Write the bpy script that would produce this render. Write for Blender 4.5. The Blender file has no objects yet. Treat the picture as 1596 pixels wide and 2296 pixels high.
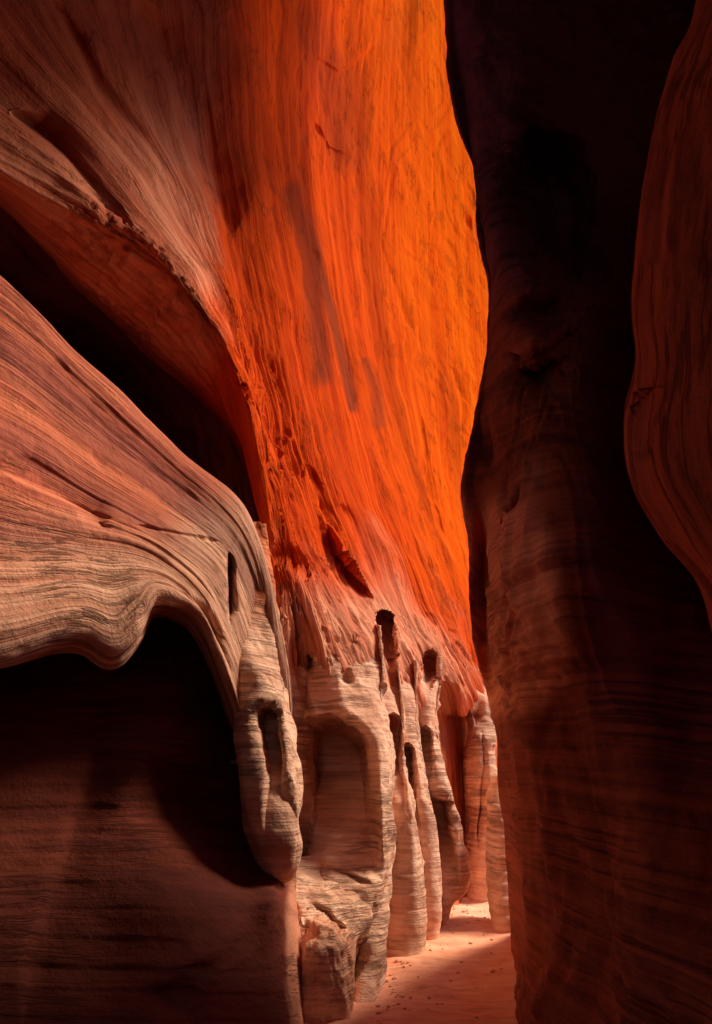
import bpy, math
import numpy as np

# ------------------------------------------------------------------ camera, sky, sun, exposure
S = bpy.context.scene
PITCH = math.radians(21.6)
F = 1523.0; CU = 798.0; CV = 1147.5          # focal length and centre in drawing units
CAM = np.array([0.0, 0.0, 1.6])
cd = bpy.data.cameras.new('camera'); cam = bpy.data.objects.new('camera', cd)
S.collection.objects.link(cam); S.camera = cam
cam.location = CAM; cam.rotation_euler = (math.radians(90) + PITCH, 0, 0)
cd.sensor_fit = 'VERTICAL'; cd.sensor_height = 24; cd.lens = 12 / (1147.5 / F)
cd.clip_start = 0.05; cd.clip_end = 500

SUN_DIR = np.array([0.64, 0.32, 0.76]); SUN_DIR /= np.linalg.norm(SUN_DIR)
W = bpy.data.worlds.new('World'); S.world = W; W.use_nodes = True
nt = W.node_tree; nt.nodes.clear()
sky = nt.nodes.new('ShaderNodeTexSky'); sky.sky_type = 'NISHITA'; sky.sun_disc = False
sky.sun_elevation = math.asin(SUN_DIR[2]); sky.sun_rotation = math.atan2(SUN_DIR[0], SUN_DIR[1])
bg = nt.nodes.new('ShaderNodeBackground'); bg.inputs[1].default_value = 0.09
wo = nt.nodes.new('ShaderNodeOutputWorld')
nt.links.new(sky.outputs[0], bg.inputs[0]); nt.links.new(bg.outputs[0], wo.inputs[0])
sd = bpy.data.lights.new('sun', 'SUN'); sd.energy = 4.0; sd.angle = math.radians(18); sd.color = (1, .80, .58)
sun = bpy.data.objects.new('sun', sd); S.collection.objects.link(sun)
import mathutils
sun.rotation_euler = mathutils.Vector(SUN_DIR.tolist()).to_track_quat('Z', 'Y').to_euler()
S.view_settings.view_transform = 'Standard'; S.view_settings.look = 'None'
S.view_settings.exposure = 0.3; S.view_settings.gamma = 1.0; S.view_settings.use_curve_mapping = False
S.cycles.use_denoising = True
S.cycles.max_bounces = 10; S.cycles.diffuse_bounces = 8

# ------------------------------------------------------------------ noise
rng = np.random.RandomState(7)
_perm = rng.permutation(256); _perm = np.concatenate([_perm, _perm, _perm])
_grad = rng.normal(size=(256, 3)); _grad /= np.linalg.norm(_grad, axis=1)[:, None]

def perlin(x, y, z=0.0):
    x = np.asarray(x, float); y = np.asarray(y, float); z = np.asarray(z, float)
    x, y, z = np.broadcast_arrays(x, y, z)
    xi = np.floor(x).astype(int); yi = np.floor(y).astype(int); zi = np.floor(z).astype(int)
    xf = x - xi; yf = y - yi; zf = z - zi
    f = lambda t: t * t * t * (t * (t * 6 - 15) + 10)
    u, v, w = f(xf), f(yf), f(zf)
    def g(i, j, k):
        h = _perm[(_perm[(_perm[(xi + i) & 255] + yi + j) & 255] + zi + k) & 255]
        gr = _grad[h]
        return gr[..., 0] * (xf - i) + gr[..., 1] * (yf - j) + gr[..., 2] * (zf - k)
    l = lambda a, b, t: a + (b - a) * t
    return 1.6 * l(l(l(g(0, 0, 0), g(1, 0, 0), u), l(g(0, 1, 0), g(1, 1, 0), u), v),
                   l(l(g(0, 0, 1), g(1, 0, 1), u), l(g(0, 1, 1), g(1, 1, 1), u), v), w)

def fbm(x, y, z=0.0, o=4, g=0.5):
    s = 0; a = 1.0
    for i in range(o):
        s = s + a * perlin(x * 2 ** i + 17 * i, y * 2 ** i + 5 * i, z * 2 ** i + 3 * i); a *= g
    return s

def sst(a, b, x):
    t = np.clip((x - a) / (b - a), 0, 1); return t * t * (3 - 2 * t)

# ------------------------------------------------------------------ pixels to the place and back
RIGHT = np.array([1.0, 0, 0]); FWD = np.array([0, math.cos(PITCH), math.sin(PITCH)]); UP = np.array([0, -math.sin(PITCH), math.cos(PITCH)])
def P(u, v, Y):
    u = np.asarray(u, float); v = np.asarray(v, float); Y = np.asarray(Y, float)
    dx = (u - CU) / F; dy = (CV - v) / F
    ray = dx[..., None] * RIGHT + dy[..., None] * UP + FWD
    return CAM + ray * (Y / ray[..., 1])[..., None]
def proj(p):
    d = p - CAM; w = np.maximum(d @ FWD, 0.05)
    return CU + F * (d @ RIGHT) / w, CV - F * (d @ UP) / w

# ------------------------------------------------------------------ curves
def cr(pts, t):
    """Catmull-Rom through pts[k] (any shape) at knot positions k[], evaluated at parameters t."""
    pts, k = pts
    i = np.clip(np.searchsorted(k, t, side='right') - 1, 0, len(k) - 2)
    m = np.zeros_like(pts)
    kk = k.reshape((-1,) + (1,) * (pts.ndim - 1))
    sec = (pts[1:] - pts[:-1]) / (kk[1:] - kk[:-1])
    m[0] = sec[0]; m[-1] = sec[-1]
    h = kk[1:] - kk[:-1]
    m[1:-1] = (sec[:-1] * h[1:] + sec[1:] * h[:-1]) / (h[1:] + h[:-1])
    sh = (-1,) + (1,) * (pts.ndim - 1)
    hh = (k[i + 1] - k[i]); s = ((t - k[i]) / hh).reshape(sh); hh = hh.reshape(sh)
    p0, p1, m0, m1 = pts[i], pts[i + 1], m[i] * hh, m[i + 1] * hh
    return (2 * s**3 - 3 * s**2 + 1) * p0 + (s**3 - 2 * s**2 + s) * m0 + (-2 * s**3 + 3 * s**2) * p1 + (s**3 - s**2) * m1

def resample(row, n):
    r = np.array(row, float)
    d = np.hypot(np.diff(r[:, 0]), np.diff(r[:, 1])) + 60 * np.abs(np.diff(r[:, 2])) + 1e-3
    k = np.concatenate([[0], np.cumsum(d)])
    return cr((r, k), np.linspace(0, k[-1], n))

def segdist(u, v, pts):
    best = np.full(u.shape, 1e9); side = np.zeros(u.shape); par = np.zeros(u.shape)
    L = [0]
    for a, b in zip(pts[:-1], pts[1:]): L.append(L[-1] + math.hypot(b[0] - a[0], b[1] - a[1]))
    for q, (a, b) in enumerate(zip(pts[:-1], pts[1:])):
        ax, ay = a[0], a[1]; bx, by = b[0], b[1]; l2 = (bx - ax) ** 2 + (by - ay) ** 2
        t = np.clip(((u - ax) * (bx - ax) + (v - ay) * (by - ay)) / l2, 0, 1)
        px = u - ax - t * (bx - ax); py = v - ay - t * (by - ay)
        d = np.hypot(px, py); s = (bx - ax) * (v - ay) - (by - ay) * (u - ax)
        m = d < best
        best = np.where(m, d, best); side = np.where(m, np.sign(s), side)
        par = np.where(m, (L[q] + t * math.sqrt(l2)) / L[-1], par)
    return best, side, par

def carve(u, v, feats):
    """metres pushed into the rock, for dents, grooves and steps drawn on the rock face"""
    Y = np.zeros(u.shape)
    wob = 5 * perlin(u * .02, v * .02, 3.3)
    for f in feats:
        if f[0] == 'dent':       # u v ru rv angle depth sharp
            _, cu, cv, ru, rv, ang, dep, sh = f
            a = math.radians(ang); x = (u - cu) * math.cos(a) + (v - cv) * math.sin(a); y = -(u - cu) * math.sin(a) + (v - cv) * math.cos(a)
            r = np.hypot(x / ru, y / rv) + wob * .02
            Y += dep * (1 - sst(sh, 1, r))
        elif f[0] == 'arch':     # centre u, top v, half width, height, depth, lean: sharp arched top, floor that slopes back out
            _, cu, tv, hw, hh, dep, lean = f
            y = (v + wob - tv) / hw; x = (u + wob * .5 - cu - lean * (v - tv)) / hw
            d = np.where(y < 1, np.hypot(x, 1 - y), np.abs(x))
            Y += dep * (1 - sst(.78, 1.06, d)) * (1 - sst(.3, 1, (v - tv) / hh))
        elif f[0] == 'groove':   # pts width depth
            _, pts, w, dep = f
            d, s, p = segdist(u + wob, v + wob, pts)
            tp = np.clip(np.minimum(p, 1 - p) * 6, 0.02, 1)
            ww = w * np.sqrt(tp) * np.where(s > 0, .7, 1.8); Y += .7 * dep * np.sqrt(tp) * np.exp(-(d / ww) ** 2)
        elif f[0] == 'step':     # pts width depth side
            _, pts, w, dep, sgn = f
            d, s, p = segdist(u + wob * .6, v + wob * .6, pts)
            tp = np.clip(np.minimum(p, 1 - p) * 5, 0, 1)
            x = d * s * sgn
            Y += dep * tp * sst(-4, 6, x) * np.exp(-np.clip(x, 0, None) / w) * (d < 6 * w)
    return Y

# ------------------------------------------------------------------ meshes
def link_mesh(name, V, faces, mat, parent=None, uv=None, attrs=None, smooth=True):
    me = bpy.data.meshes.new(name)
    V = np.asarray(V, float)
    me.vertices.add(len(V)); me.vertices.foreach_set('co', V.astype(np.float32).ravel())
    q = np.asarray(faces['quads'], np.int32); caps = faces.get('caps', [])
    nl = q.size + sum(len(c) for c in caps)
    me.loops.add(nl); me.polygons.add(len(q) + len(caps))
    loops = np.concatenate([q.ravel()] + [np.asarray(c, np.int32) for c in caps])
    me.loops.foreach_set('vertex_index', loops)
    starts = list(np.arange(len(q)) * 4); st = q.size
    for c in caps: starts.append(st); st += len(c)
    me.polygons.foreach_set('loop_start', np.array(starts, np.int32))
    me.polygons.foreach_set('use_smooth', np.ones(len(starts), bool))
    if uv is not None:
        l = me.uv_layers.new(name='UVMap'); l.data.foreach_set('uv', np.asarray(uv, np.float32)[loops].ravel())
    for k, a in (attrs or {}).items():
        at = me.attributes.new(k, 'FLOAT', 'POINT'); at.data.foreach_set('value', np.asarray(a, np.float32))
    me.update(); me.validate()
    me.materials.append(mat)
    o = bpy.data.objects.new(name, me); S.collection.objects.link(o)
    if parent is not None:
        o.parent = parent; o.matrix_parent_inverse = mathutils.Matrix.Translation(-parent.location)
    return o

def grid_normals(G, wrap=False):
    a = np.gradient(G, axis=0)
    b = np.gradient(G, axis=1)
    if wrap:
        b = (np.roll(G, -1, 1) - np.roll(G, 1, 1)) / 2
    n = np.cross(a, b); l = np.linalg.norm(n, axis=2, keepdims=True); return n / np.maximum(l, 1e-9)

def thing(name, label, cat, loc, group=None):
    o = bpy.data.objects.new(name, None); S.collection.objects.link(o)
    o.location = loc; o.empty_display_size = .3
    o['label'] = label; o['category'] = cat
    if group: o['group'] = group
    bpy.context.view_layer.update()
    return o
def tag(o, label, cat, group=None):
    o['label'] = label; o['category'] = cat
    if group: o['group'] = group
    return o

def raster(W3, step=4, lo=-320, hi=2700):
    n = (hi - lo) // step
    u, v = proj(W3.reshape(-1, 3)); Y = W3[..., 1].ravel()
    i = ((u - lo) / step).astype(int); j = ((v - lo) / step).astype(int)
    m = (i >= 0) & (i < n) & (j >= 0) & (j < n)
    R = np.full((n, n), 1e6); np.minimum.at(R, (i[m], j[m]), Y[m])
    for _ in range(12):
        hole = R > 1e5
        q = np.pad(R, 1, constant_values=1e6); c = np.stack([q[1:-1, :-2], q[1:-1, 2:], q[:-2, 1:-1], q[2:, 1:-1]])
        ok = c < 1e5; mean = np.where(ok, c, 0).sum(0) / np.maximum(ok.sum(0), 1)
        R = np.where(hole & (ok.sum(0) > 0), mean, R)
    for _ in range(3):
        q = np.pad(R, 1, mode='edge'); c = (q[1:-1, :-2] + q[1:-1, 2:] + q[:-2, 1:-1] + q[2:, 1:-1] + R * 2) / 6
        R = np.where((R < 1e5) & (c < 1e5), c, R)
    def f(u, v):
        a = np.clip((np.asarray(u) - lo) / step - .5, 0, n - 2); b = np.clip((np.asarray(v) - lo) / step - .5, 0, n - 2)
        ai = a.astype(int); bi = b.astype(int); fa = a - ai; fb = b - bi
        return (R[ai, bi] * (1 - fa) + R[ai + 1, bi] * fa) * (1 - fb) + (R[ai, bi + 1] * (1 - fa) + R[ai + 1, bi + 1] * fa) * fb
    return f
DEPTH = {}
def patch(name, rows, ns, ntt, mat, back, disp, feats=(), pale=None, parent=None, shade_stain=None, gold=None, swap=False, edge=None):
    """A rock face lofted through flow curves rows[k] = [(u, v, Y)...]; its rim is carried back into the rock and closed."""
    R = np.array([resample(r, ns) for r in rows])                     # (k, ns, 3)
    d = np.mean(np.hypot(np.diff(R[..., 0], axis=0), np.diff(R[..., 1], axis=0)) + 60 * np.abs(np.diff(R[..., 2], axis=0)), axis=1) + 1
    k = np.concatenate([[0], np.cumsum(d)])
    G = cr((R, k), np.linspace(0, k[-1], ntt))                        # (nt, ns, 3)
    u, v, Y = G[..., 0], G[..., 1], G[..., 2]
    Y = np.maximum(Y + carve(u, v, feats), 0.5)
    W3 = P(u, v, Y)
    kd = np.minimum(1, 6.5 / Y)          # far beds are thicker
    ls = np.concatenate([np.zeros((ntt, 1)), np.cumsum(np.linalg.norm(np.diff(W3, axis=1), axis=2) * kd[:, 1:], axis=1)], 1)
    ls = ls - ls.mean(axis=0)[0]
    lt = np.concatenate([[0], np.cumsum((np.linalg.norm(np.diff(W3, axis=0), axis=2) * kd[1:]).mean(axis=1))])
    T = np.repeat(lt[:, None], ns, 1)
    N = grid_normals(W3)
    face = np.sum(N * (CAM - W3), axis=2)
    if face.mean() < 0: N = -N
    D = disp(ls, T, W3, u, v)
    if edge is not None: D = D * edge(u, v)
    W3 = W3 + N * D[..., None]
    DEPTH[name] = raster(W3)
    pv = pale(u, v, W3) if pale is not None else np.zeros(u.shape)
    gd = gold(u, v) if gold is not None else np.zeros(u.shape)
    st = shade_stain(u, v, W3) if shade_stain is not None else np.zeros(u.shape)
    n = ntt * ns
    idx = np.arange(n).reshape(ntt, ns)
    q = np.stack([idx[:-1, :-1], idx[1:, :-1], idx[1:, 1:], idx[:-1, 1:]], -1).reshape(-1, 4)
    rim = np.concatenate([idx[0, :], idx[1:, -1], idx[-1, -2::-1], idx[-2:0:-1, 0]])
    V = W3.reshape(-1, 3)
    # carried back
    m = len(rim); V2 = V[rim] + np.array(back)
    ring = n + np.arange(m)
    qr = np.stack([rim, np.roll(rim, -1), np.roll(ring, -1), ring], -1)
    hx = W3[..., 0] * .7 + W3[..., 1] * .7; hz = W3[..., 2] + .18 * W3[..., 0] + .05 * fbm(hx * .8, W3[..., 2] * .8, 0.3, 2)
    uv = np.stack([hx.ravel(), hz.ravel()] if swap else [ls.ravel(), T.ravel()], -1)
    V = np.concatenate([V, V2]); uv = np.concatenate([uv, uv[rim] + 2])
    pa = np.concatenate([pv.ravel(), pv.ravel()[rim]])
    if face.mean() >= 0: q = q[:, ::-1]; 
    else: qr = qr[:, ::-1]
    caps = [ring[::-1] if face.mean() < 0 else ring]
    return link_mesh(name, V, {'quads': np.concatenate([q, qr]), 'caps': caps}, mat, parent, uv, {'pale': pa, 'gold': np.concatenate([gd.ravel(), gd.ravel()[rim]]), 'shade_stain': np.concatenate([st.ravel(), st.ravel()[rim]])})

def pillar(name, keys, mat, disp, feats=(), parent=None, na=220, dv=3.0, pw=2.3, pale=None, blend=None):
    """A standing rock fin: keys = (v, uL, uR, Y, front, back, nose); closed solid."""
    K = np.array(keys, float); kv = K[:, 0]
    nv = int((kv[-1] - kv[0]) / dv) + 2
    t = np.linspace(kv[0], kv[-1], nv)
    R = cr((K[:, 1:], kv), t)
    th = np.linspace(0, 2 * np.pi, na, endpoint=False)
    c, s = np.cos(th), np.sin(th)
    L = P(R[:, 0], t, R[:, 2]); Rr = P(R[:, 1], t, R[:, 2])
    mid = (L + Rr) / 2; ex = (Rr - L) / 2
    cc = np.sign(c) * np.abs(c) ** (2 / pw); ss = np.sign(s) * np.abs(s) ** (2 / pw)
    nose = R[:, 5][:, None]
    fr = R[:, 3][:, None]; bk = R[:, 4][:, None]
    dep = np.where(ss[None] > 0, fr, bk) * ss[None]
    xx = cc[None] + nose * np.clip(ss, 0, 1)[None] ** 2 * (1 - cc[None] ** 2)
    G = mid[:, None] + ex[:, None] * xx[..., None]
    G[..., 1] -= dep
    u, v = proj(G)
    G[..., 1] += carve(u, v, feats) * (ss[None] > -0.2)
    if blend:
        fd, v0, v1 = blend
        T_ = fd(u, v); w = sst(v1, v0, v) * (ss[None] > 0) * sst(0, .35, ss)[None] * (T_ < 1e5)
        G0 = G.copy(); tgt = P(u, v, np.where(T_ < 1e5, T_, 5.0) - .07 * sst(v0 + .25 * (v1 - v0), v1, v) + .32 * sst(v0 + .45 * (v1 - v0), v0, v))
        G = G * (1 - w[..., None]) + tgt * w[..., None]
    N = grid_normals(G, True)
    out = np.sum(N * (G - mid[:, None]), axis=2)
    if out.mean() < 0: N = -N
    ar = np.concatenate([[0], np.cumsum(np.hypot(np.diff(cc), np.diff(ss)))])[None] * np.linalg.norm(ex, axis=1)[:, None]
    D = disp(ar, G[..., 2], G, u, v)
    G = G + N * D[..., None]
    n = nv * na; idx = np.arange(n).reshape(nv, na); nx = np.roll(idx, -1, 1)
    q = np.stack([idx[:-1], nx[:-1], nx[1:], idx[1:]], -1).reshape(-1, 4)
    if out.mean() < 0: pass
    caps = [list(idx[0][::-1]), list(idx[-1])]
    uv = np.stack([ar.ravel(), G[..., 2].ravel()], -1)
    pv = pale(u, v, G) if pale is not None else np.ones(u.shape)
    o = link_mesh(name, G.reshape(-1, 3), {'quads': q, 'caps': caps}, mat, parent, uv, {'pale': pv.ravel()})
    import bmesh
    bm = bmesh.new(); bm.from_mesh(o.data); bmesh.ops.recalc_face_normals(bm, faces=bm.faces); bm.to_mesh(o.data); bm.free()
    return o

# ------------------------------------------------------------------ sandstone
def rock(name, red, red2, pale, pale2, dark=(.10, .03, .015), along=.35, across=9.0, bump=.6, grain=40.0, varnish=.35, rough=.85, bdist=.045, spec=.08, band=.3, crack=.4, shade_stainc=(.20, .045, .022), csc=(.45, 6.0)):
    m = bpy.data.materials.new(name); m.use_nodes = True
    t = m.node_tree; N = t.nodes; Lk = t.links; N.clear()
    out = N.new('ShaderNodeOutputMaterial'); b = N.new('ShaderNodeBsdfPrincipled')
    b.inputs['Roughness'].default_value = rough; b.inputs['Specular IOR Level'].default_value = spec
    Lk.new(b.outputs[0], out.inputs[0])
    uv = N.new('ShaderNodeUVMap'); uv.uv_map = 'UVMap'; tc = N.new('ShaderNodeTexCoord')
    def mapn(src, sc):
        mp = N.new('ShaderNodeMapping'); mp.inputs['Scale'].default_value = sc; Lk.new(src, mp.inputs[0]); return mp.outputs[0]
    def noise(vec, sc, det=6, ro=.6, dist=0):
        n = N.new('ShaderNodeTexNoise'); n.inputs['Scale'].default_value = sc; n.inputs['Detail'].default_value = det
        n.inputs['Roughness'].default_value = ro; n.inputs['Distortion'].default_value = dist; Lk.new(vec, n.inputs['Vector']); return n.outputs[0]
    def ramp(v, lo, hi):
        r = N.new('ShaderNodeMapRange'); r.interpolation_type = 'SMOOTHSTEP'
        r.inputs[1].default_value = lo; r.inputs[2].default_value = hi; Lk.new(v, r.inputs[0]); return r.outputs[0]
    def mix(f, a, c):
        x = N.new('ShaderNodeMix'); x.data_type = 'RGBA'
        if isinstance(f, float): x.inputs[0].default_value = f
        else: Lk.new(f, x.inputs[0])
        for i, w in ((6, a), (7, c)):
            if isinstance(w, tuple): x.inputs[i].default_value = (*w, 1)
            else: Lk.new(w, x.inputs[i])
        return x.outputs[2]
    def math_(op, a, c):
        x = N.new('ShaderNodeMath'); x.operation = op
        for i, w in enumerate((a, c)):
            if isinstance(w, (int, float)): x.inputs[i].default_value = w
            else: Lk.new(w, x.inputs[i])
        return x.outputs[0]
    sv = mapn(uv.outputs[0], (along, across, 1))
    s1 = noise(sv, 1.0, 5, .65, .3)
    sv2 = mapn(uv.outputs[0], (along * 2.5, across * 4.5, 1)); s2 = noise(sv2, 1.0, 4, .6)
    big = noise(tc.outputs['Object'], .55, 4, .55); pit = noise(tc.outputs['Object'], grain * .16, 6, .7); gr = noise(tc.outputs['Object'], grain, 3, .6)
    f = ramp(math_('ADD', math_('MULTIPLY', s1, .6), math_('MULTIPLY', s2, .4)), .40, .60)
    at = N.new('ShaderNodeAttribute'); at.attribute_name = 'pale'
    cr_ = mix(f, red, red2); cp = mix(f, pale, pale2)
    pf = math_('ADD', at.outputs['Fac'], math_('MULTIPLY', math_('SUBTRACT', big, .5), .7))
    c = mix(ramp(pf, .25, .75), cr_, cp)
    a2 = N.new('ShaderNodeAttribute'); a2.attribute_name = 'shade_stain'  # painted shade and dark streaks, mixed into the colour
    c = mix(a2.outputs['Fac'], c, shade_stainc)
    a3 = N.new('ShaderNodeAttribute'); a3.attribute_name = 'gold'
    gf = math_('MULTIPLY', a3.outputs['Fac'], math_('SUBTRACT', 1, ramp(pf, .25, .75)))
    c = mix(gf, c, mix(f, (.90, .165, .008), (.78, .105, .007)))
    bn = ramp(noise(mapn(uv.outputs[0], (along * .5, across * .16, 1)), 1.0, 3, .55, .4), .50, .62)
    c = mix(math_('MULTIPLY', bn, band), c, tuple(x * y for x, y in zip(red2, (.35, .35, .8))))
    ck = noise(mapn(uv.outputs[0], (csc[0], csc[1], 1)), 1.0, 7, .66, .15)
    ck = ramp(math_('ABSOLUTE', math_('SUBTRACT', ck, .5), 0), 0.0, .03)
    ckm = ramp(noise(tc.outputs['Object'], .9, 3, .5), .45, .6)
    ck = math_('SUBTRACT', 1, math_('MULTIPLY', ckm, math_('SUBTRACT', 1, ck)))
    c = mix(math_('MULTIPLY', math_('SUBTRACT', 1, ck), crack), c, dark)
    vn = ramp(math_('ADD', math_('MULTIPLY', pit, .55), math_('MULTIPLY', s1, .45)), .50, .64)
    c = mix(math_('MULTIPLY', vn, varnish), c, dark)
    Lk.new(c, b.inputs['Base Color'])
    h = math_('ADD', math_('MULTIPLY', s2, .5), math_('ADD', math_('MULTIPLY', s1, .5), math_('ADD', math_('MULTIPLY', pit, .8), math_('ADD', math_('MULTIPLY', ck, .5), math_('MULTIPLY', gr, .15)))))
    bp = N.new('ShaderNodeBump'); bp.inputs['Strength'].default_value = bump; bp.inputs['Distance'].default_value = bdist
    Lk.new(h, bp.inputs['Height']); Lk.new(bp.outputs[0], b.inputs['Normal'])
    return m

ORANGE = (.72, .095, .011); ORANGE2 = (.50, .050, .011)
M_face = rock('orange_sandstone', ORANGE, ORANGE2, (.84, .40, .25), (.56, .17, .10), along=.18, across=5, bump=.55, varnish=.12, bdist=.10, band=.45, grain=18, crack=.3, spec=0.0, csc=(.8, 2.2))
M_alcove = rock('shaded_recess_sandstone', (.26, .07, .04), (.14, .04, .028), (.3, .1, .05), (.2, .07, .04), dark=(.05, .018, .016), along=.3, across=6, bump=.9, varnish=.6)  # darker rock colour that carries the shade of the recess
M_left = rock('banded_sandstone', (.78, .24, .125), (.48, .11, .07), (.90, .52, .36), (.64, .29, .18), along=.2, across=14, bump=.8, varnish=.45, band=.45, bdist=.06)
M_fin = rock('pale_sandstone', (.80, .26, .11), (.55, .15, .07), (.92, .59, .42), (.68, .37, .25), along=.8, across=7, bump=.8, varnish=.22, band=.12, bdist=.05, crack=.2)
M_dark = rock('red_sandstone', (.36, .085, .038), (.22, .048, .026), (.95, .40, .22), (.66, .20, .11), dark=(.05, .016, .014), along=.3, across=9, bump=.7, shade_stainc=(.15, .040, .055), bdist=.05)  # pale pair paints bounced light, the extra dark tint paints shade
M_under = rock('shaded_undercut_sandstone', (.19, .042, .024), (.13, .028, .018), (.55, .24, .15), (.34, .13, .08), dark=(.05, .016, .014), along=.4, across=1.5, bump=.7, varnish=.2, band=.15, crack=.2)  # shade under the overhang put into a darker base colour
M_rust = rock('rust_sandstone', (.52, .085, .028), (.36, .055, .022), (.80, .34, .22), (.5, .16, .09), dark=(.08, .02, .014), along=.35, across=3, bump=.8, varnish=.2, band=.15)
M_floor = rock('canyon_sand', (.93, .48, .31), (.84, .36, .22), (.96, .62, .44), (.90, .50, .34), along=1.2, across=3, bump=.5, varnish=.12, band=.1, crack=.1, grain=60)

# ------------------------------------------------------------------ left canyon wall
def flakes(s, t, f1, f2, seed):
    n = perlin(s * f1, t * f2, seed) + .5 * perlin(s * f1 * 2.1, t * f2 * 2.1, seed + 7)
    x = (n * 2.2) % 1.0
    return (x - sst(.86, 1.0, x) * x)
def reg(u, v, cu, cv, ru, rv, ang):
    a = math.radians(ang); x = (u - cu) * math.cos(a) + (v - cv) * math.sin(a); y = -(u - cu) * math.sin(a) + (v - cv) * math.cos(a)
    return sst(1.3, .5, np.hypot(x / ru, y / rv) + .25 * perlin(u * .01, v * .01, 8.8))
def d_wall(amp=1.0, st=1.0, rough=1.0, fl=()):
    def f(s, t, W3, u, v):
        x, y, z = W3[..., 0], W3[..., 1], W3[..., 2]
        wt = t + .12 * fbm(s * .35, t * .5, 1.0, 2)
        mk = sst(-.4, .6, fbm(s * .3, t * .6, 12.0, 2))
        a = .05 * st * fbm(s * .10, wt * 1.6, 4.0, 2) + mk * st * (.014 * (1 - 2 * np.abs(perlin(s * .13, wt * 6, 2.0))) + .006 * fbm(s * .3, wt * 18, 6.0, 2))
        te = (t * 4.5 + .9 * fbm(s * .10, t * .7, 3.0, 3)) % 1.0
        a = a + .030 * st * mk * (te - sst(.86, 1, te) * te)
        b = .10 * amp * fbm(x * .5, y * .5, z * .5, 3) + .010 * rough * fbm(s * 1.2, t * 3.0, z * .5, 4, .6)
        pits = np.clip(fbm(s * 1.5, t * 4.5, 9.0, 3) - .45, 0, 1)
        r_ = a + b - .035 * rough * pits
        for (cu, cv, ru, rv, ang, am, f1, f2) in fl: r_ = r_ - am * reg(u, v, cu, cv, ru, rv, ang) * flakes(s, t, f1, f2, cu * .01)
        return r_
    return f

A = [
 [(1330,-200,44),(1380,400,44),(1400,900,38),(1350,1300,30),(1330,1600,24),(1330,1900,24)],
 [(1040,-200,27),(1070,200,27),(1105,600,26.5),(1120,900,24.5),(1085,1200,21),(1100,1450,17),(1125,1560,15),(1135,1620,15.5),(1140,1660,17)],
 [(870,-200,18.5),(852,300,18.5),(860,650,18),(925,1000,17),(1010,1280,15.3),(1070,1480,13.4),(1095,1560,13),(1100,1610,13.6),(1100,1640,15)],
 [(700,-200,12.6),(690,350,12.8),(735,700,12.8),(815,1050,12.4),(930,1350,11.7),(1010,1500,11.1),(1035,1560,11.2),(1042,1600,12.2),(1045,1600,13.6)],
 [(540,-200,9.4),(570,300,9.9),(635,700,10.3),(710,1050,10.3),(810,1300,10),(900,1480,9.7),(918,1560,9.9),(936,1640,10.6),(940,1670,12)],
 [(430,-200,8.6),(480,300,9.1),(560,700,9.5),(645,1050,9.5),(730,1300,9.2),(820,1480,8.9),(856,1580,9.0),(872,1650,9.5),(874,1680,11)],
 [(250,-200,7.4),(370,250,8.1),(480,550,8.5),(570,850,8.7),(640,1100,8.7),(700,1350,8.4),(745,1500,8.3),(768,1590,8.6),(780,1650,9.5),(780,1680,10.5)],
 [(0,-200,5.4),(200,150,6.5),(400,480,7.6),(515,720,8.1),(575,900,8.1),(620,1150,8.2),(655,1350,8.2),(665,1460,8.5),(675,1560,9.0),(685,1650,10),(685,1700,10.5)],
 [(-300,-40,4.3),(0,270,5.6),(250,460,6.3),(430,640,6.95),(540,840,7.35),(585,1050,7.7),(618,1250,8.0),(632,1450,8.1),(640,1600,8.6),(650,1640,9),(650,1560,10.5)],
 [(-300,120,4.2),(0,380,5.5),(200,500,6.2),(390,650,6.9),(500,850,7.5),(560,1040,7.9),(598,1250,8.1),(618,1450,8.3),(625,1600,8.8),(640,1640,9.4),(640,1560,11)],
 [(-300,200,4.9),(0,445,6.1),(200,650,7.0),(335,790,7.7),(455,890,8.1),(533,990,8.5),(582,1130,8.5),(606,1290,8.6),(618,1450,8.8),(625,1600,9.2),(640,1640,9.8),(640,1560,11)],
 [(-300,190,6.5),(0,430,8.0),(200,640,8.8),(330,780,9.4),(450,880,9.8),(535,985,10),(584,1140,9.7),(608,1300,9.6),(618,1450,9.8),(625,1600,10),(640,1640,10.6),(640,1560,11.6)],
]
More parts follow.
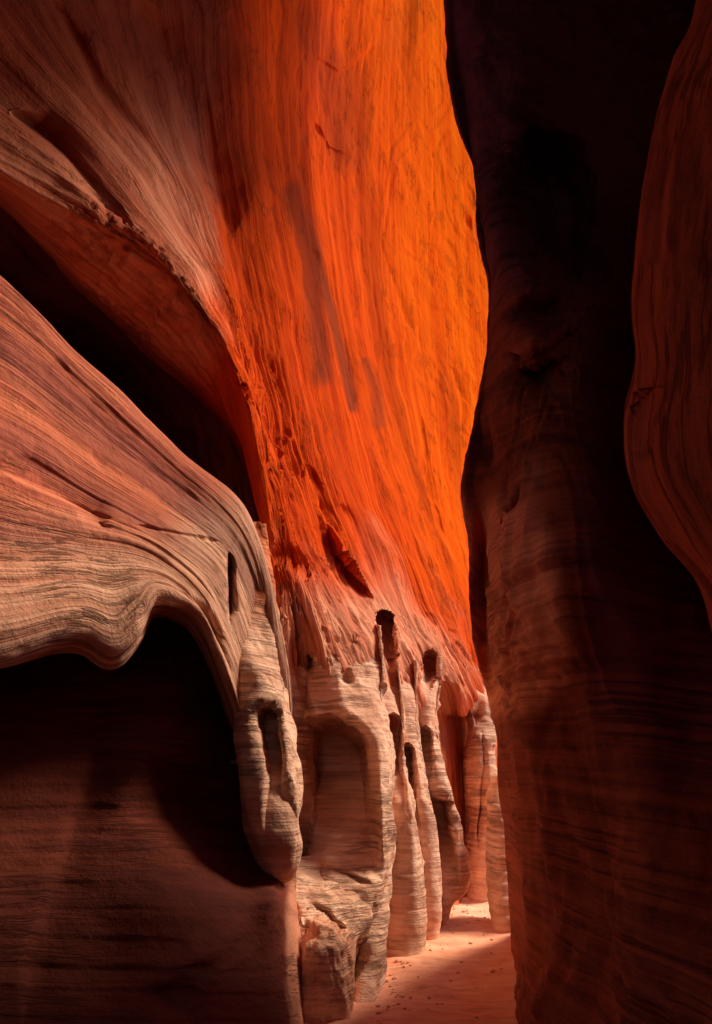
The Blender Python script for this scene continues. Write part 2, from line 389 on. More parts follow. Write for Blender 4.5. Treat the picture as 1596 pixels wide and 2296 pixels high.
FA = [
 ('groove', [(660,440),(690,560),(705,700),(715,820)], 20, .35),
 ('groove', [(700,560),(750,700),(785,850),(795,900)], 12, .45),
 ('groove', [(820,820),(850,880),(850,930)], 12, .3),
 ('groove', [(945,930),(950,1050),(985,1180),(1040,1290)], 6, .5),
 ('groove', [(870,590),(900,690),(925,740)], 7, .3),
 ('groove', [(1010,820),(1030,880),(1035,960)], 6, .3),
 ('dent', 760,190,95,230,8,.35,.3), ('dent', 900,60,40,120,0,.3,.3),
 ('step', [(700,120),(760,160),(800,130),(850,90)], 30, .3, 1),
 ('step', [(700,260),(740,330),(790,350)], 26, .3, 1),
 ('dent', 1052,440,16,40,-10,.3,.3), ('dent', 1050,500,10,24,-10,.35,.2),
 ('step', [(735,1170),(760,1240),(800,1290),(842,1345)], 26, .55, 1),
 ('arch', 864,1368,17,150,.8,.05),
 ('groove', [(690,1040),(720,1120),(760,1190)], 8, .3),
 ('groove', [(760,1130),(810,1210),(835,1290)], 9, .35),
 ('dent', 788,1440,10,14,0,.3,.4), ('dent', 698,1490,12,24,0,.5,.5), ('dent', 780,1515,12,20,0,.35,.4), ('dent', 815,1510,8,20,0,.3,.4),
 ('dent', 960,1510,18,60,14,.6,.1), ('dent', 1000,1600,40,80,5,.9,.4), ('dent', 1072,1600,20,40,0,.8,.4), ('groove',[(900,1380),(950,1460),(985,1520)],10,.3), ('groove',[(960,1370),(1010,1450),(1045,1520)],8,.25), ('groove',[(880,1250),(930,1340),(975,1400)],9,.3),
 ('groove', [(30,250),(110,320),(200,420),(290,510)], 16, .35),
 ('groove', [(120,0),(220,180),(330,330),(430,480)], 10, .25),
 ('groove', [(300,0),(380,150),(450,330),(520,520)], 28, .5),
 ('groove', [(430,560),(500,680),(560,800),(610,960)], 7, .22),
 ('groove', [(540,860),(600,960),(640,1080)], 6, .2),
 ('groove', [(610,1240),(650,1250),(690,1290)], 14, .5),
]
def pale_A(u, v, W3): return 1.0 * sst(1250, 1600, v) * sst(1200, 850, u) + .42 * sst(850, 1350, v) * sst(1200, 850, u + .1 * (v - 1000)) - .35 * sst(1250, 800, v) * sst(420, 600, u) + .6 * sst(680, 430, u + 40 * perlin(u * .01, v * .01, 2.2)) * sst(1050, 750, v)
def shade_stain_A(u, v, W3):  # paints shade over the upper left, plus dark streaks along the carved grooves
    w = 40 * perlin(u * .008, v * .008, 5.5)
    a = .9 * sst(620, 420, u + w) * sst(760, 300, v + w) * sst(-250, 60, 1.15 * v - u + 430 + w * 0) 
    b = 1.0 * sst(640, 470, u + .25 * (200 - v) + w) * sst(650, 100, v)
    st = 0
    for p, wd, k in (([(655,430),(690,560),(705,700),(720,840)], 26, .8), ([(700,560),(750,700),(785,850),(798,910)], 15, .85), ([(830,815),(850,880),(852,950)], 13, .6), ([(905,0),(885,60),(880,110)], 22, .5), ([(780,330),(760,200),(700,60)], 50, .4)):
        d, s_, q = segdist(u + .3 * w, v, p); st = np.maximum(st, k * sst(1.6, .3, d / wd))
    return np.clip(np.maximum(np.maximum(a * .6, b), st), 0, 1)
wall = thing('canyon_wall', 'tall curving sandstone wall on the left, glowing orange where it faces the right wall', 'rock wall', (-1.0, 8, 0))
FLA = [(330,640,260,90,48,.10,.9,3.0),(330,660,250,110,46,.06,1.4,5),(690,1130,80,230,-25,.10,.4,2.6),(600,900,60,260,-22,.10,.5,3.0),(760,180,110,230,0,.07,.4,.9),(950,1480,160,110,20,.06,.9,2.2),(960,500,150,480,6,.10,.5,.9),(1010,900,70,300,8,.06,.9,1.6),(700,1350,130,200,-30,.05,.8,2.5)]
patch('upper_face', A, 640, 700, M_face, (-8, 5, 0), lambda s_, t_, W_, u_, v_: d_wall(1, 1, 1, FLA)(s_, t_, W_, u_, v_) * (1 - .45 * sst(600, 760, u_) * sst(1300, 1000, v_)) + .06 * sst(560, 700, u_) * fbm(s_ * .12, t_ * .8, 31.0, 3), FA, pale_A, wall, shade_stain_A, lambda u, v: sst(780, 1060, u + 50 * perlin(u * .01, v * .004, 1.5) - .12 * (v - 800)) * sst(1500, 1150, v))

C = [
 [(-300,520,7.3),(0,760,7.8),(200,950,8),(420,1130,8),(550,1260,8),(600,1400,7.9),(620,1500,7.8)],
 [(-300,395,4.9),(0,632,5.5),(200,842,5.95),(400,1032,6.45),(540,1150,6.75),(598,1290,6.95),(622,1450,6.95),(640,1560,6.95),(645,1680,7.1)],
 [(-300,380,4.5),(0,618,5.2),(200,828,5.65),(400,1020,6.15),(540,1140,6.5),(600,1285,6.7),(625,1450,6.7),(640,1560,6.85),(645,1680,7.1)],
 [(-300,650,3.9),(0,800,4.6),(200,950,5.15),(400,1100,5.7),(520,1210,6.1),(572,1330,6.4),(600,1480,6.45),(618,1560,6.6),(635,1680,6.9)],
 [(-300,850,3.6),(0,1000,4.25),(200,1110,4.85),(380,1200,5.35),(490,1290,5.8),(536,1400,6.1),(572,1540,6.25),(592,1610,6.5),(610,1690,6.8)],
 [(-300,1150,3.4),(0,1230,4.0),(190,1250,4.6),(330,1270,5.05),(440,1350,5.5),(495,1450,5.8),(542,1590,6.0),(562,1650,6.2),(585,1700,6.5)],
 [(-300,1560,3.4),(0,1478,3.95),(190,1436,4.55),(252,1464,4.75),(296,1420,4.9),(335,1352,5.05),(420,1368,5.35),(492,1490,5.75),(535,1610,5.95),(556,1670,6.15),(572,1710,6.4)],
 [(-300,1590,3.6),(0,1495,4.15),(190,1452,4.75),(252,1482,4.95),(296,1438,5.15),(338,1372,5.3),(415,1388,5.6),(484,1500,6.0),(525,1620,6.15),(552,1680,6.3),(568,1715,6.6)],
 [(-300,1570,4.9),(0,1460,5.7),(200,1420,6.3),(290,1370,6.6),(415,1360,6.9),(470,1480,7.1),(520,1600,7.2),(545,1670,7.3),(565,1710,7.3)],
]
FC = [
 ('groove', [(0,1040),(80,1075),(160,1130),(240,1190)], 26, .16),
 ('groove', [(516,1240),(512,1310),(514,1400)], 6, .5),
 ('groove', [(300,1180),(400,1195),(500,1215)], 3, .06),
 ('arch',385,1332,98,230,.2,.1),
]
def pale_C(u, v, W3): return .15 + .75 * sst(1050, 1400, v) * sst(330, 540, u) + .55 * sst(1000, 1350, v)
AL = [
 [(-300,150,4.9),(0,400,6.0),(200,590,7.0),(330,700,7.8),(450,810,8.3),(535,930,8.6),(582,1100,8.6),(612,1290,8.8),(628,1450,9.2)],
 [(-300,240,6.00),(0,470,7.40),(200,670,8.40),(330,770,9.00),(450,880,9.40),(535,1000,9.50),(580,1150,9.40),(608,1300,9.40),(622,1450,9.70)],
 [(-300,400,7.30),(0,600,8.80),(200,780,9.70),(330,900,9.80),(450,990,9.80),(530,1080,9.70),(575,1200,9.40),(605,1330,9.20),(618,1470,9.20)],
 [(-300,620,7.50),(0,800,8.70),(200,960,9.30),(330,1070,9.60),(450,1150,9.50),(530,1220,9.40),(575,1320,9.20),(605,1420,9.00),(618,1520,9.00)],
 [(-300,800,6.5),(0,960,7.5),(200,1120,8),(330,1200,8.4),(450,1260,8.8),(530,1330,9),(575,1400,9.2),(605,1500,9.4),(618,1600,9.6)],
]
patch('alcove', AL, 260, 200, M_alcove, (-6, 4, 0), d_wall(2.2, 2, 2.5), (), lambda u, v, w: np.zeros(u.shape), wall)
patch('lower_bulge', C, 460, 420, M_left, (-5, 3, 0), d_wall(.5, .7, .8), FC, pale_C, wall)

D = [
 [(-400,1250,7),(0,1250,7),(200,1250,7.2),(400,1250,7.6),(560,1300,8),(620,1400,8.2),(640,1500,8.6),(680,1500,9.5)],
 [(-400,1500,5.6),(0,1480,5.9),(200,1480,6.1),(400,1480,6.4),(520,1500,7.2),(600,1520,7.6),(640,1560,8.2),(700,1600,9.4)],
 [(-400,1650,4.9),(0,1650,5.2),(200,1650,5.5),(400,1650,5.8),(540,1660,6.75),(620,1680,7.2),(645,1700,7.9),(700,1720,9)],
 [(-400,1850,4.4),(0,1850,4.8),(200,1850,5.1),(400,1850,5.45),(560,1860,6.2),(640,1870,6.6),(650,1880,7.2),(700,1900,8.6)],
 [(-400,1945,4.2),(0,1945,4.6),(200,1945,4.9),(400,1945,5.15),(560,1950,5.75),(630,1955,6.0),(644,1955,6.3),(700,1960,8.4)],
 [(-400,2000,4.1),(0,2000,4.5),(200,2000,4.8),(400,2000,4.9),(560,2000,5.4),(630,1995,5.6),(644,2000,5.9),(700,2000,8)],
 [(-400,2150,3.9),(0,2150,4.3),(200,2150,4.5),(400,2150,4.6),(560,2150,5.0),(645,2150,5.4),(668,2150,5.8),(710,2150,7.6)],
 [(-400,2300,3.7),(0,2300,4.1),(200,2300,4.2),(400,2300,4.3),(560,2300,4.7),(655,2300,5.2),(676,2300,5.5),(710,2300,7)],
 [(-400,2500,3.2),(0,2500,3.4),(200,2500,3.5),(400,2500,3.8),(560,2500,4.2),(660,2500,4.7),(680,2500,4.9),(710,2500,6)],
]
FD = [
 ('groove', [(245,1520),(205,1760),(150,1920),(100,2080),(50,2295)], 30, .10),
 ('groove', [(640,2050),(648,2150),(652,2295)], 5, .15), ('groove',[(370,2310),(450,2200),(540,2110),(640,2040)],30,.10), ('groove',[(330,1700),(420,1800),(560,1850)],40,.12), ('dent',430,1780,170,130,-20,.25,0), ('dent',470,2140,200,70,-32,-.10,0),
]
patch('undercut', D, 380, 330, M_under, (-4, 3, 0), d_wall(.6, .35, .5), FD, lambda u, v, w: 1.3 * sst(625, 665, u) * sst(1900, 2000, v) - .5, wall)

# ------------------------------------------------------------------ rock fins
def d_fin(st=1.0, amp=1.0, tilt=.15):
    def f(s, t, G, u, v):
        x, y, z = G[..., 0], G[..., 1], G[..., 2]
        zz = z + tilt * x + .10 * fbm(x * .8, y * .8, z * .5, 2)
        m_ = sst(-.3, .5, fbm(x * .9, y * .9, z * .9 + 30, 2))
        a = .75 * st * (.008 * perlin(x * .4, y * .4, zz * 4.5) + .008 * m_ * (1 - 2 * np.abs(perlin(x * .6, y * .6 + 5, zz * 9))) + .005 * m_ * perlin(x, y, zz * 26))
        te = (zz * 5 + .9 * fbm(x * .8, y * .8, z * 1.2, 2)) % 1.0
        a = a + .011 * st * sst(-.4, .3, fbm(x, y, z * .8 + 11, 2)) * (te - sst(.82, 1, te) * te)
        b = .06 * amp * fbm(x * 1.6 + 3, y * 1.6, z * .5 + 7, 3) + .02 * amp * fbm(x * 4, y * 4, z * 2.5, 3) - .03 * np.clip(fbm(x * 5, y * 5, z * 6, 3) - .5, 0, 1) + .05 * (1 - 2 * np.abs(perlin(s * 2.2 + .6 * perlin(s, z * .6, 2.0), z * .35, 5.5)))
        return a + b
    return f
GRP = 'fluted sandstone fins between the wall and the floor'
def fin(label, keys, feats=(), st=1.0, amp=1.0, pale=None, pw=2.3, tilt=.15, mat=None, name='rock_fin', blend=None):
    o = pillar(name, keys, mat or M_fin, d_fin(st, amp, tilt), feats, pw=pw, pale=pale, blend=blend)
    return tag(o, label, 'rock fin', GRP)

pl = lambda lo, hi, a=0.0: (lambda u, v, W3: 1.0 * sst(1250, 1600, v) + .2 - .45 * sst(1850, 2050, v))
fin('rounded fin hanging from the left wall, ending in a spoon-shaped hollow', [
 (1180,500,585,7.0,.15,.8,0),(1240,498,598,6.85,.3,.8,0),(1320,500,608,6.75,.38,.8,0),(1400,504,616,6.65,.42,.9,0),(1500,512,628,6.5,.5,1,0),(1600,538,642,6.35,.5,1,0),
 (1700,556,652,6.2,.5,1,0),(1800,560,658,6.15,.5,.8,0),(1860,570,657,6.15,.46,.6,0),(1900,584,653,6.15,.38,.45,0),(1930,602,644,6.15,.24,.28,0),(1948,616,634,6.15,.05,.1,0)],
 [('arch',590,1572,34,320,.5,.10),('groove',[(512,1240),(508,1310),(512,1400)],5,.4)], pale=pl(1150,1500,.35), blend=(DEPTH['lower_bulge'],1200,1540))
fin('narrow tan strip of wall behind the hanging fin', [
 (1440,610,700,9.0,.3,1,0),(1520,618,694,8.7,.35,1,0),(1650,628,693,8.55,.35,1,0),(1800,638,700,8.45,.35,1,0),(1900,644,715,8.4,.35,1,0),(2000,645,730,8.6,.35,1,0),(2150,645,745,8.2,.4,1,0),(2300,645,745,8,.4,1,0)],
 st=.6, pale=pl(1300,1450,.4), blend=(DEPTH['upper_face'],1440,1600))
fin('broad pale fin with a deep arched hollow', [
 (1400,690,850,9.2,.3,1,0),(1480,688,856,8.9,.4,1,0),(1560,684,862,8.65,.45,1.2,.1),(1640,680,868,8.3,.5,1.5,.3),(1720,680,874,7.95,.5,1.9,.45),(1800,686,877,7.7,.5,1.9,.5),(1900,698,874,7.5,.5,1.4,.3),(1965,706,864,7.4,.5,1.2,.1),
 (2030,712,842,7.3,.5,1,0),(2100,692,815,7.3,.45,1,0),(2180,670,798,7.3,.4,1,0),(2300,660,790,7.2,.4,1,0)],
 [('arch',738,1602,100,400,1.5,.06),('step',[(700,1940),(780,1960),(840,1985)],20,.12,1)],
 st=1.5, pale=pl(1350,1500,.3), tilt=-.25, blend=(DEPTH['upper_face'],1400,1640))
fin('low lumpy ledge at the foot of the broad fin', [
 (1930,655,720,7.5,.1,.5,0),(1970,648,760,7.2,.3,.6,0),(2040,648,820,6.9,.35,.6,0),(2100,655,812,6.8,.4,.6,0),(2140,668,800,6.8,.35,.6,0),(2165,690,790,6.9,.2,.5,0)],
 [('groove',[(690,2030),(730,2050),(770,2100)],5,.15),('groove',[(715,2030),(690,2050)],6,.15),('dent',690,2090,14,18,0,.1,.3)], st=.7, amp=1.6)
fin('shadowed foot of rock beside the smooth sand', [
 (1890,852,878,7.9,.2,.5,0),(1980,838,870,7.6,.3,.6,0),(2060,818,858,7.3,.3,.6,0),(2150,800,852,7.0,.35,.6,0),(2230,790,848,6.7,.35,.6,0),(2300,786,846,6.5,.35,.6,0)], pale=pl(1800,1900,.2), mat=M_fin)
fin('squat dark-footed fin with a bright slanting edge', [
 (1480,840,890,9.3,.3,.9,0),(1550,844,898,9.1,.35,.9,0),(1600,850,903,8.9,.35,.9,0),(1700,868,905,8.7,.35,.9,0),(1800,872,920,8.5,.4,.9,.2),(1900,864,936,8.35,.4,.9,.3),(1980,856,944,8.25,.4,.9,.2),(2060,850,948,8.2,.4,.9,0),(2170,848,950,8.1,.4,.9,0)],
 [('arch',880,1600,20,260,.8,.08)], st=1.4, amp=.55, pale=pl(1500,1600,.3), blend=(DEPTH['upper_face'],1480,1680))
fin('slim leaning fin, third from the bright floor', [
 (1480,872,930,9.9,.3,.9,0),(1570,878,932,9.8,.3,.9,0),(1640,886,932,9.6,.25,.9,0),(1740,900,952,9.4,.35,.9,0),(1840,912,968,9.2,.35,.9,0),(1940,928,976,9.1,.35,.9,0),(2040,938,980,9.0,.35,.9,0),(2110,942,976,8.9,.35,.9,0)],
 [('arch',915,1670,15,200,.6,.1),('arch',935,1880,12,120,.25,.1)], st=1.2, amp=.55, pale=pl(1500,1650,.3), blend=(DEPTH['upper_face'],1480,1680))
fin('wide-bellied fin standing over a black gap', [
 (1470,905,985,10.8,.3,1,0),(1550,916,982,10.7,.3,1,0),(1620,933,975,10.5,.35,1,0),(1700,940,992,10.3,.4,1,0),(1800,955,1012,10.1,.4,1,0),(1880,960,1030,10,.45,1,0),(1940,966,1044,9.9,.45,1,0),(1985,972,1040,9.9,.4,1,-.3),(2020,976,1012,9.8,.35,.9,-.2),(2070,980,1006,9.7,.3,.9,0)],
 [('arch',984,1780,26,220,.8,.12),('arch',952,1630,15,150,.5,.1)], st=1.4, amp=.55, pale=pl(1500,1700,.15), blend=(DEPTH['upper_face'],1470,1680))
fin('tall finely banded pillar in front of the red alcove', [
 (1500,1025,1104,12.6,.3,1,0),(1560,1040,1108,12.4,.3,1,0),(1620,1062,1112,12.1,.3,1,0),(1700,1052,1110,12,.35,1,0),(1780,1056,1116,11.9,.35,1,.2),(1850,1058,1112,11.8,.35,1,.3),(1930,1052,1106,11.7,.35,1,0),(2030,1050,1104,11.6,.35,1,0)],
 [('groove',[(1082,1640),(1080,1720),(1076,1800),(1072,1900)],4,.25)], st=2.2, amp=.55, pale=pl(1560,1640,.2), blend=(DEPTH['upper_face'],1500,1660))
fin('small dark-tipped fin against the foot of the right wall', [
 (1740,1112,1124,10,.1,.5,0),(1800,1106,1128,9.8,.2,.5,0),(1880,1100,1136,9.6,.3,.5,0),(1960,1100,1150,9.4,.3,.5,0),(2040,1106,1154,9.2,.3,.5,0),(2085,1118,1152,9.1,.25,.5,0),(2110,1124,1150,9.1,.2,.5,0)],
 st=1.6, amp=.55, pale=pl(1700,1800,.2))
# rock behind the fins
BK = [
 [(560,1350,9.5),(600,1550,9.5),(620,1800,9.2),(640,2100,8.8),(650,2350,8.3)],
 [(800,1350,11),(790,1550,10.2),(800,1800,9.4),(810,2100,8.9),(820,2350,8.3)],
 [(900,1400,12),(900,1550,11.2),(910,1800,10.4),(925,2050,9.7),(930,2300,9)],
 [(1000,1450,13.5),(1010,1600,12.6),(1020,1800,12.1),(1040,2000,11.6),(1050,2250,11)],
 [(1080,1500,15),(1090,1650,14.2),(1100,1800,13.8),(1110,2000,13),(1110,2200,12.5)],
 [(1200,1500,17),(1200,1650,17),(1200,1800,16),(1200,2000,15),(1200,2200,14)],
]
bk = patch('inner_wall', BK, 240, 240, M_fin, (-4, 5, 0), d_wall(.8, 1, 1), (), lambda u, v, w: np.full(u.shape, .15), wall)

# boulder
def boulder(name, label, cu, cv, Y, ru, rv, ry, seed, mat):
    n, m = 90, 140
    th = np.linspace(0.02, np.pi - .02, n)[:, None]; ph = np.linspace(0, 2 * np.pi, m, endpoint=False)[None]
    dx = np.sin(th) * np.cos(ph); dy = np.sin(th) * np.sin(ph); dz = np.cos(th) * np.ones_like(ph)
    pwr = lambda a: np.sign(a) * np.abs(a) ** .8
    c = P(cu, cv, Y); k = Y / F * 1.1
    r = 1 + .16 * fbm(dx * 1.3 + seed, dy * 1.3, dz * 1.3, 3) + .03 * fbm(dx * 6, dy * 6, dz * 6 + seed, 3)
    G = np.stack([c[0] + pwr(dx) * r * ru * k, c[1] + pwr(dy) * r * ry, c[2] + pwr(dz) * r * rv * k], -1)
    idx = np.arange(n * m).reshape(n, m); nx = np.roll(idx, -1, 1)
    q = np.stack([idx[:-1], idx[1:], nx[1:], nx[:-1]], -1).reshape(-1, 4)
    uv = np.stack([G[..., 0].ravel(), G[..., 2].ravel()], -1)
    return tag(link_mesh(name, G.reshape(-1, 3), {'quads': q, 'caps': [list(idx[0]), list(idx[-1][::-1])]}, mat, None, uv, {'pale': np.full(n * m, .6)}), label, 'boulder')
boulder('boulder', 'rounded pinkish boulder wedged at the foot of the fins', 730, 2215, 6.3, 52, 100, .45, 3.0, M_fin)

# ------------------------------------------------------------------ right wall
G_ = [
 [(1500,-300,6),(1500,200,6),(1500,700,6),(1500,1200,6.2),(1500,1700,7),(1500,2100,8),(1500,2600,8)],
 [(1130,-300,5.6),(1150,200,5.7),(1200,700,5.8),(1170,1100,6.1),(1180,1400,6.6),(1200,1700,7.6),(1200,2100,8.8),(1210,2300,7.4),(1240,2600,7)],
 [(1012,-300,4.9),(1012,50,5.0),(1020,220,5.0),(1050,330,5.05),(1075,400,5.1),(1085,550,5.2),(1108,680,5.3),(1100,800,5.4),(1068,950,5.5),(1043,1090,5.6),(1058,1220,5.7),(1062,1400,6.0),(1085,1520,6.4),(1118,1620,6.8),(1128,1800,7.5),(1145,1960,8.1),(1155,2110,8.5),(1170,2300,5.9),(1200,2600,4.5)],
 [(1000,-300,4.6),(1000,0,4.7),(1009,200,4.7),(1040,320,4.75),(1067,380,4.8),(1077,530,4.9),(1102,670,5.0),(1095,790,5.1),(1062,950,5.2),(1037,1090,5.3),(1052,1210,5.4),(1055,1390,5.7),(1078,1510,6.1),(1112,1612,6.5),(1122,1790,7.2),(1140,1950,7.8),(1149,2110,8.2),(1163,2300,5.6),(1190,2600,4.3)],
 [(1020,-300,4.5),(1026,100,4.6),(1060,350,4.7),(1106,700,4.9),(1080,950,5.1),(1065,1130,5.3),(1086,1230,5.75),(1090,1320,5.85),(1090,1440,5.95),(1112,1560,6.0),(1136,1790,6.9),(1152,1950,7.2),(1162,2110,7.2),(1176,2300,5.3),(1205,2600,4.2)],
 [(1040,-300,4.4),(1050,100,4.5),(1080,350,4.6),(1110,700,4.8),(1100,950,5.0),(1100,1150,5.1),(1106,1220,5.15),(1108,1300,5.2),(1108,1440,5.35),(1125,1600,6.0),(1150,1790,6.6),(1165,1950,6.7),(1175,2110,6.6),(1190,2300,5.0),(1220,2600,4.1)],
 [(1100,-300,4.3),(1120,200,4.4),(1150,500,4.5),(1180,750,4.4),(1160,950,4.55),(1140,1150,4.6),(1150,1300,4.6),(1160,1450,4.7),(1180,1650,5.1),(1200,1850,5.3),(1225,2050,5.2),(1250,2300,4.4),(1280,2600,3.8)],
 [(1200,-300,4.3),(1210,250,4.4),(1230,450,4.7),(1260,700,4.4),(1250,850,4.25),(1250,1000,4.3),(1260,1150,4.1),(1270,1350,4.1),(1290,1600,4.3),(1310,1850,4.4),(1350,2100,4.2),(1400,2300,3.7),(1430,2600,3.2)],
 [(1300,-300,4.4),(1310,250,4.5),(1320,500,4.7),(1330,700,4.5),(1340,1000,4.3),(1370,1250,4.0),(1400,1500,3.9),(1440,1800,3.7),(1480,2100,3.5),(1530,2300,3.2),(1560,2600,2.9)],
 [(1420,-300,4.5),(1420,250,4.6),(1430,500,4.7),(1440,700,4.7),(1460,1000,4.5),(1520,1250,4.2),(1560,1500,3.8),(1600,1800,3.4),(1640,2100,3.1),(1680,2300,2.9),(1700,2600,2.6)],
 [(2100,-300,3.2),(2100,250,3.2),(2100,700,3.1),(2100,1250,2.9),(2100,1500,2.6),(2100,1800,2.4),(2100,2100,2.2),(2100,2300,2.1),(2100,2600,2.0)],
]
_k = lambda v: .8 + .2 * float(sst(1150, 1750, v))
G_ = [[(a, b, c * _k(b)) for a, b, c in row] for row in G_]
FG = [
 ('groove',[(1185,290),(1210,400),(1250,540),(1290,690)],42,.6),
 ('dent',1220,700,90,60,-12,.35,.1), ('dent',1215,860,95,70,-15,.22,0), ('dent',1090,1000,60,110,-10,.12,0),
 ('step',[(1140,780),(1180,790),(1240,770),(1300,730)],30,.15,1),
 ('step',[(1160,830),(1220,800),(1290,800)],40,.2,1),
 ('step',[(1180,1080),(1140,1140),(1112,1200),(1100,1260)],30,.15,-1),
]
def bounce_G(u, v, W3): return 1.5 * sst(1400, 1150, u) * sst(950, 1330, v) * sst(1760, 1450, v) - .3 + .6 * np.exp(-((u - 1215) / 70) ** 2 - ((v - 765) / 35) ** 2) + .5 * np.exp(-((u - 1210) / 60) ** 2 - ((v - 1040) / 80) ** 2)  # bounced light on the belly and shelf, painted as paler rock
SIL = np.array([(1000,-300),(1003,0),(1009,200),(1040,320),(1069,380),(1078,530),(1104,670),(1098,790),(1062,950),(1037,1090),(1052,1210),(1055,1390),(1078,1510),(1112,1612),(1122,1790),(1140,1950),(1149,2110),(1163,2300),(1190,2600)], float)
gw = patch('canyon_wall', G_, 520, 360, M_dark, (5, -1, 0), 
      lambda s, t, W3, u, v: (d_fin(.9, 1.4, .2)(s, t, W3, u, v) * .8 + .014 * sst(1120, 1220, v) * sst(1700, 1550, v) * perlin(W3[..., 0] * .5, W3[..., 1] * .5, 22 * (W3[..., 2] + .15 * W3[..., 0]))) + .03 * sst(1150, 1050, v) * fbm(W3[..., 0] * 4, W3[..., 1] * 4, W3[..., 2] * 4, 4, .6), FG, bounce_G, None, lambda u, v, W3: np.maximum(sst(760, 560, v), .8 * sst(1270, 1350, u) * sst(1900, 1100, v)), swap=True, edge=lambda u, v: .30 + .70 * sst(8, 70, np.abs(u - np.interp(v, SIL[:, 1], SIL[:, 0]))))  # painted shade darkens the top and the right-hand recess
tag(gw, 'dark sandstone wall on the right with a rounded striped belly at mid height', 'rock wall')
H = [
 [(2000,-300,5),(1900,100,5),(1850,500,5),(1800,900,5),(1850,1200,5),(1950,1500,5),(2000,1900,5)],
 [(1640,-300,3.5),(1590,0,3.5),(1500,240,3.5),(1462,450,3.5),(1422,700,3.5),(1424,830,3.5),(1400,940,3.45),(1420,1080,3.4),(1490,1200,3.35),(1580,1300,3.2),(1620,1450,3.1),(1680,1700,3)],
 [(1620,-300,3.2),(1566,0,3.2),(1480,240,3.25),(1440,450,3.25),(1400,700,3.3),(1403,830,3.3),(1378,950,3.25),(1398,1080,3.2),(1470,1205,3.1),(1558,1305,3.0),(1600,1450,2.9),(1660,1700,2.8)],
 [(1680,-300,2.9),(1610,0,2.95),(1530,240,3.0),(1490,450,3.0),(1450,700,3.0),(1455,830,2.95),(1440,950,2.95),(1460,1080,2.9),(1530,1205,2.85),(1600,1305,2.8),(1660,1450,2.7),(1720,1700,2.6)],
 [(1800,-300,2.6),(1750,0,2.6),(1700,240,2.65),(1650,450,2.65),(1600,700,2.65),(1590,830,2.6),(1580,950,2.6),(1600,1080,2.6),(1660,1205,2.55),(1740,1305,2.5),(1800,1450,2.5),(1850,1700,2.4)],
 [(2300,-300,2.0),(2300,0,2.0),(2300,240,2.0),(2300,450,2.0),(2300,700,2.0),(2300,830,2.0),(2300,950,2.0),(2300,1080,2.0),(2300,1205,2.0),(2300,1305,2.0),(2300,1450,2.0),(2300,1700,2)],
]
H = [[(a, b, c * .86) for a, b, c in row] + [(row[-1][0] + 260, 2600, row[-1][2] * .8)] for row in H]
FH = [('step',[(1480,900),(1462,960),(1455,1010),(1420,1030)],16,.06,1),('step',[(1400,905),(1440,880),(1470,870)],20,.05,1)]
ho = patch('rock_buttress', H, 420, 300, M_rust, (3, 2, 0), d_wall(.5, .3, 1.2), FH, lambda u, v, w: .3 * sst(1500,1400,u)*np.ones(v.shape), None)
tag(ho, 'smooth rust-red rock bulge nearest the viewer at the right edge', 'rock wall')

# ------------------------------------------------------------------ floor
xs = np.concatenate([np.linspace(-60, -3, 20)[:-1], np.linspace(-3, 5, 320), np.linspace(5, 60, 20)[1:]])
ys = np.concatenate([np.linspace(-40, 4, 30)[:-1], np.linspace(4, 16, 420), np.linspace(16, 90, 30)[1:]])
X, Yg = np.meshgrid(xs, ys)
dn = sst(20, 12, Yg)
Z = dn * (.02 * fbm(X * 1.6, Yg * 1.2, 7.7, 2) + .012 * np.abs(perlin(X * 5, Yg * 4, 4.1))) + .05 * fbm(X * .7, Yg * .5, 2.2, 3) + .012 * fbm(X * 3, Yg * 3, 1.1, 3) + .006 * perlin(X * 3 + Yg, Yg * 9, 0.5)
idx = np.arange(X.size).reshape(X.shape)
q = np.stack([idx[:-1, :-1], idx[:-1, 1:], idx[1:, 1:], idx[1:, :-1]], -1).reshape(-1, 4)
fl = link_mesh('ground', np.stack([X, Yg, Z], -1).reshape(-1, 3), {'quads': q}, M_floor, None, np.stack([X.ravel(), Yg.ravel()], -1), {'pale': (.3 + .4 * sst(8, 10.5, Yg)).ravel()})
fl['kind'] = 'structure'

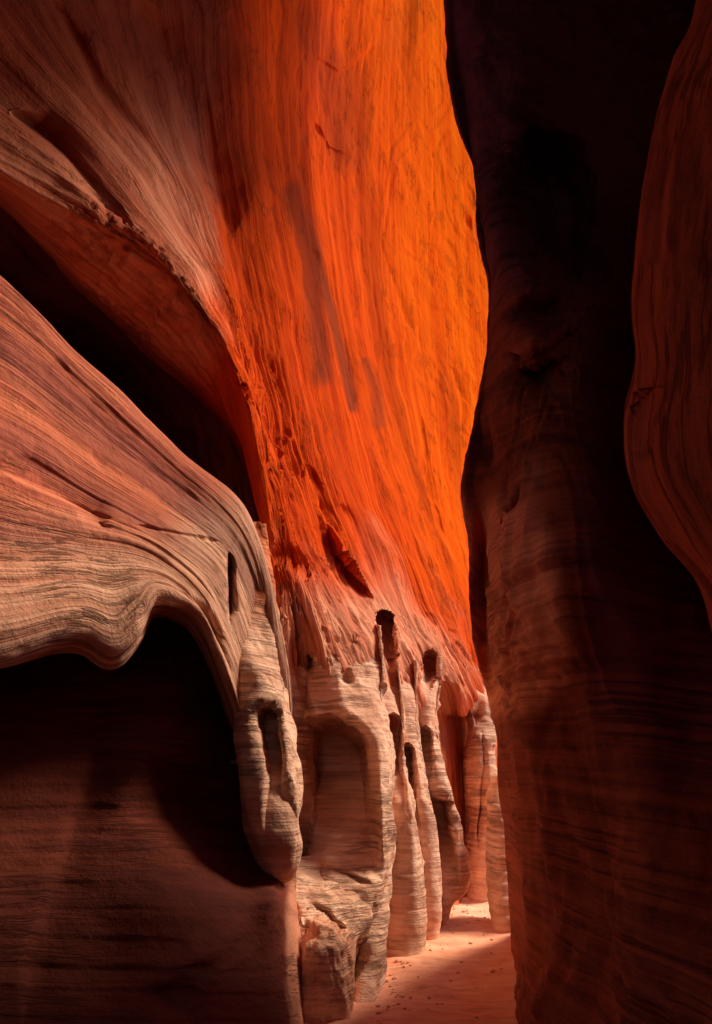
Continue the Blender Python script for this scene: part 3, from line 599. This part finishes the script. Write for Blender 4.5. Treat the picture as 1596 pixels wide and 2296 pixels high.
# ------------------------------------------------------------------ rock outside the picture: the slot goes on behind the viewer and closes overhead; some blocks are added only to cast shade
def slab(name, label, x0, x1, y0, y1, z0, z1, mat, res=.35, k=.5):
    nx_, ny_, nz_ = [max(3, int((b - a) / res)) for a, b in ((x0, x1), (y0, y1), (z0, z1))]
    import bmesh
    V = []; Q = []; off = 0
    def sheet(o, a, b, na, nb):
        nonlocal off
        s = np.linspace(0, 1, na)[:, None, None]; t = np.linspace(0, 1, nb)[None, :, None]
        G = np.array(o) + s * np.array(a) + t * np.array(b); V.append(G.reshape(-1, 3))
        i = np.arange(na * nb).reshape(na, nb) + off; off += na * nb
        Q.append(np.stack([i[:-1, :-1], i[1:, :-1], i[1:, 1:], i[:-1, 1:]], -1).reshape(-1, 4))
    dx, dy, dz = x1 - x0, y1 - y0, z1 - z0
    sheet((x0, y0, z0), (0, dy, 0), (dx, 0, 0), ny_, nx_); sheet((x0, y0, z1), (dx, 0, 0), (0, dy, 0), nx_, ny_)
    sheet((x0, y0, z0), (dx, 0, 0), (0, 0, dz), nx_, nz_); sheet((x0, y1, z0), (0, 0, dz), (dx, 0, 0), nz_, nx_)
    sheet((x0, y0, z0), (0, 0, dz), (0, dy, 0), nz_, ny_); sheet((x1, y0, z0), (0, dy, 0), (0, 0, dz), ny_, nz_)
    V = np.concatenate(V)
    n = np.stack([fbm(V[:, 0] * .3 + s, V[:, 1] * .3, V[:, 2] * .3, 3) for s in (0, 9, 21)], -1) * k
    V = V + n
    o = link_mesh(name, V, {'quads': np.concatenate(Q)}, mat, None, np.stack([V[:, 1], V[:, 2]], -1), {'pale': np.zeros(len(V))})
    o['kind'] = 'thing'; return tag(o, label, 'rock wall')
slab('canyon_wall', 'wall of the slot behind the viewer on the left', -9, -2.6, -16, 1.4, -1, 16, M_dark)
slab('shade_block', 'unseen block added behind the right wall to shade the undercut', 1.85, 4.5, 5.3, 6.75, -.5, 6.4, M_dark, .12, .12)  # added out of sight to keep the sun off the undercut
slab('canyon_wall', 'wall of the slot behind the viewer on the right', 2.3, 9, -16, 2.6, -1, 16, M_dark)
slab('unseen_overhang', 'rock that closes the slot above the viewer', -9, 9, -16, 4.0, 10.7, 17, M_dark)
slab('unseen_overhang', 'unseen slab added high over the slot to cut sky light on the left wall', -9, .8, 3.6, 7.4, 15.6, 22, M_dark)  # added above the frame to dim the upper-left wall

slab('unseen_overhang', 'unseen slab added high on the right to shade the upper-left wall', 4.5, 7.0, 9.6, 15.4, 21.0, 35, M_dark, .5)  # added sun blocker, hidden behind the right wall

# ------------------------------------------------------------------ stones on the sand
def stones(name, pts, mat, parent=None, seed=1):
    rg = np.random.RandomState(seed); V = []; Q = []; off = 0
    n, m = 7, 10
    th = np.linspace(.15, np.pi - .15, n)[:, None]; ph = np.linspace(0, 2 * np.pi, m, endpoint=False)[None]
    for x, y, r0 in pts:
        d = np.stack([np.sin(th) * np.cos(ph), np.sin(th) * np.sin(ph), np.cos(th) * np.ones_like(ph)], -1)
        rr = r0 * (1 + .35 * perlin(d[..., 0] * 1.5 + x * 9, d[..., 1] * 1.5 + y * 9, d[..., 2] * 1.5))
        G = d * rr[..., None] * np.array([1, rg.uniform(.6, 1), rg.uniform(.4, .7)])
        a = rg.uniform(0, 6.3); R_ = np.array([[math.cos(a), -math.sin(a), 0], [math.sin(a), math.cos(a), 0], [0, 0, 1]])
        zz = float(np.interp(x, xs, Z[np.argmin(abs(ys - y))]))
        V.append((G.reshape(-1, 3) @ R_) + [x, y, zz + r0 * .25])
        idx = np.arange(n * m).reshape(n, m) + off; nx = np.roll(idx, -1, 1); off += n * m
        Q.append(np.stack([idx[:-1], idx[1:], nx[1:], nx[:-1]], -1).reshape(-1, 4))
    V = np.concatenate(V)
    return link_mesh(name, V, {'quads': np.concatenate(Q)}, mat, parent, V[:, :2], {'pale': np.full(len(V), .5)})
rg = np.random.RandomState(5); pts = []
while len(pts) < 170:
    y = rg.uniform(5.6, 12); xl = -.05 + (y - 6) * .12
    x = rg.normal(.28 + (y - 6.5) * .12, .13) if rg.rand() < .65 and y < 8 else rg.uniform(xl, xl + 1.3)
    pts.append((x, y, rg.uniform(.006, .02) * (1.6 if rg.rand() < .08 else 1)))
gv = stones('gravel', pts, M_floor); gv['kind'] = 'stuff'

for o in S.objects:
    if o.parent is None and 'category' in o.keys(): o['kind'] = 'thing'
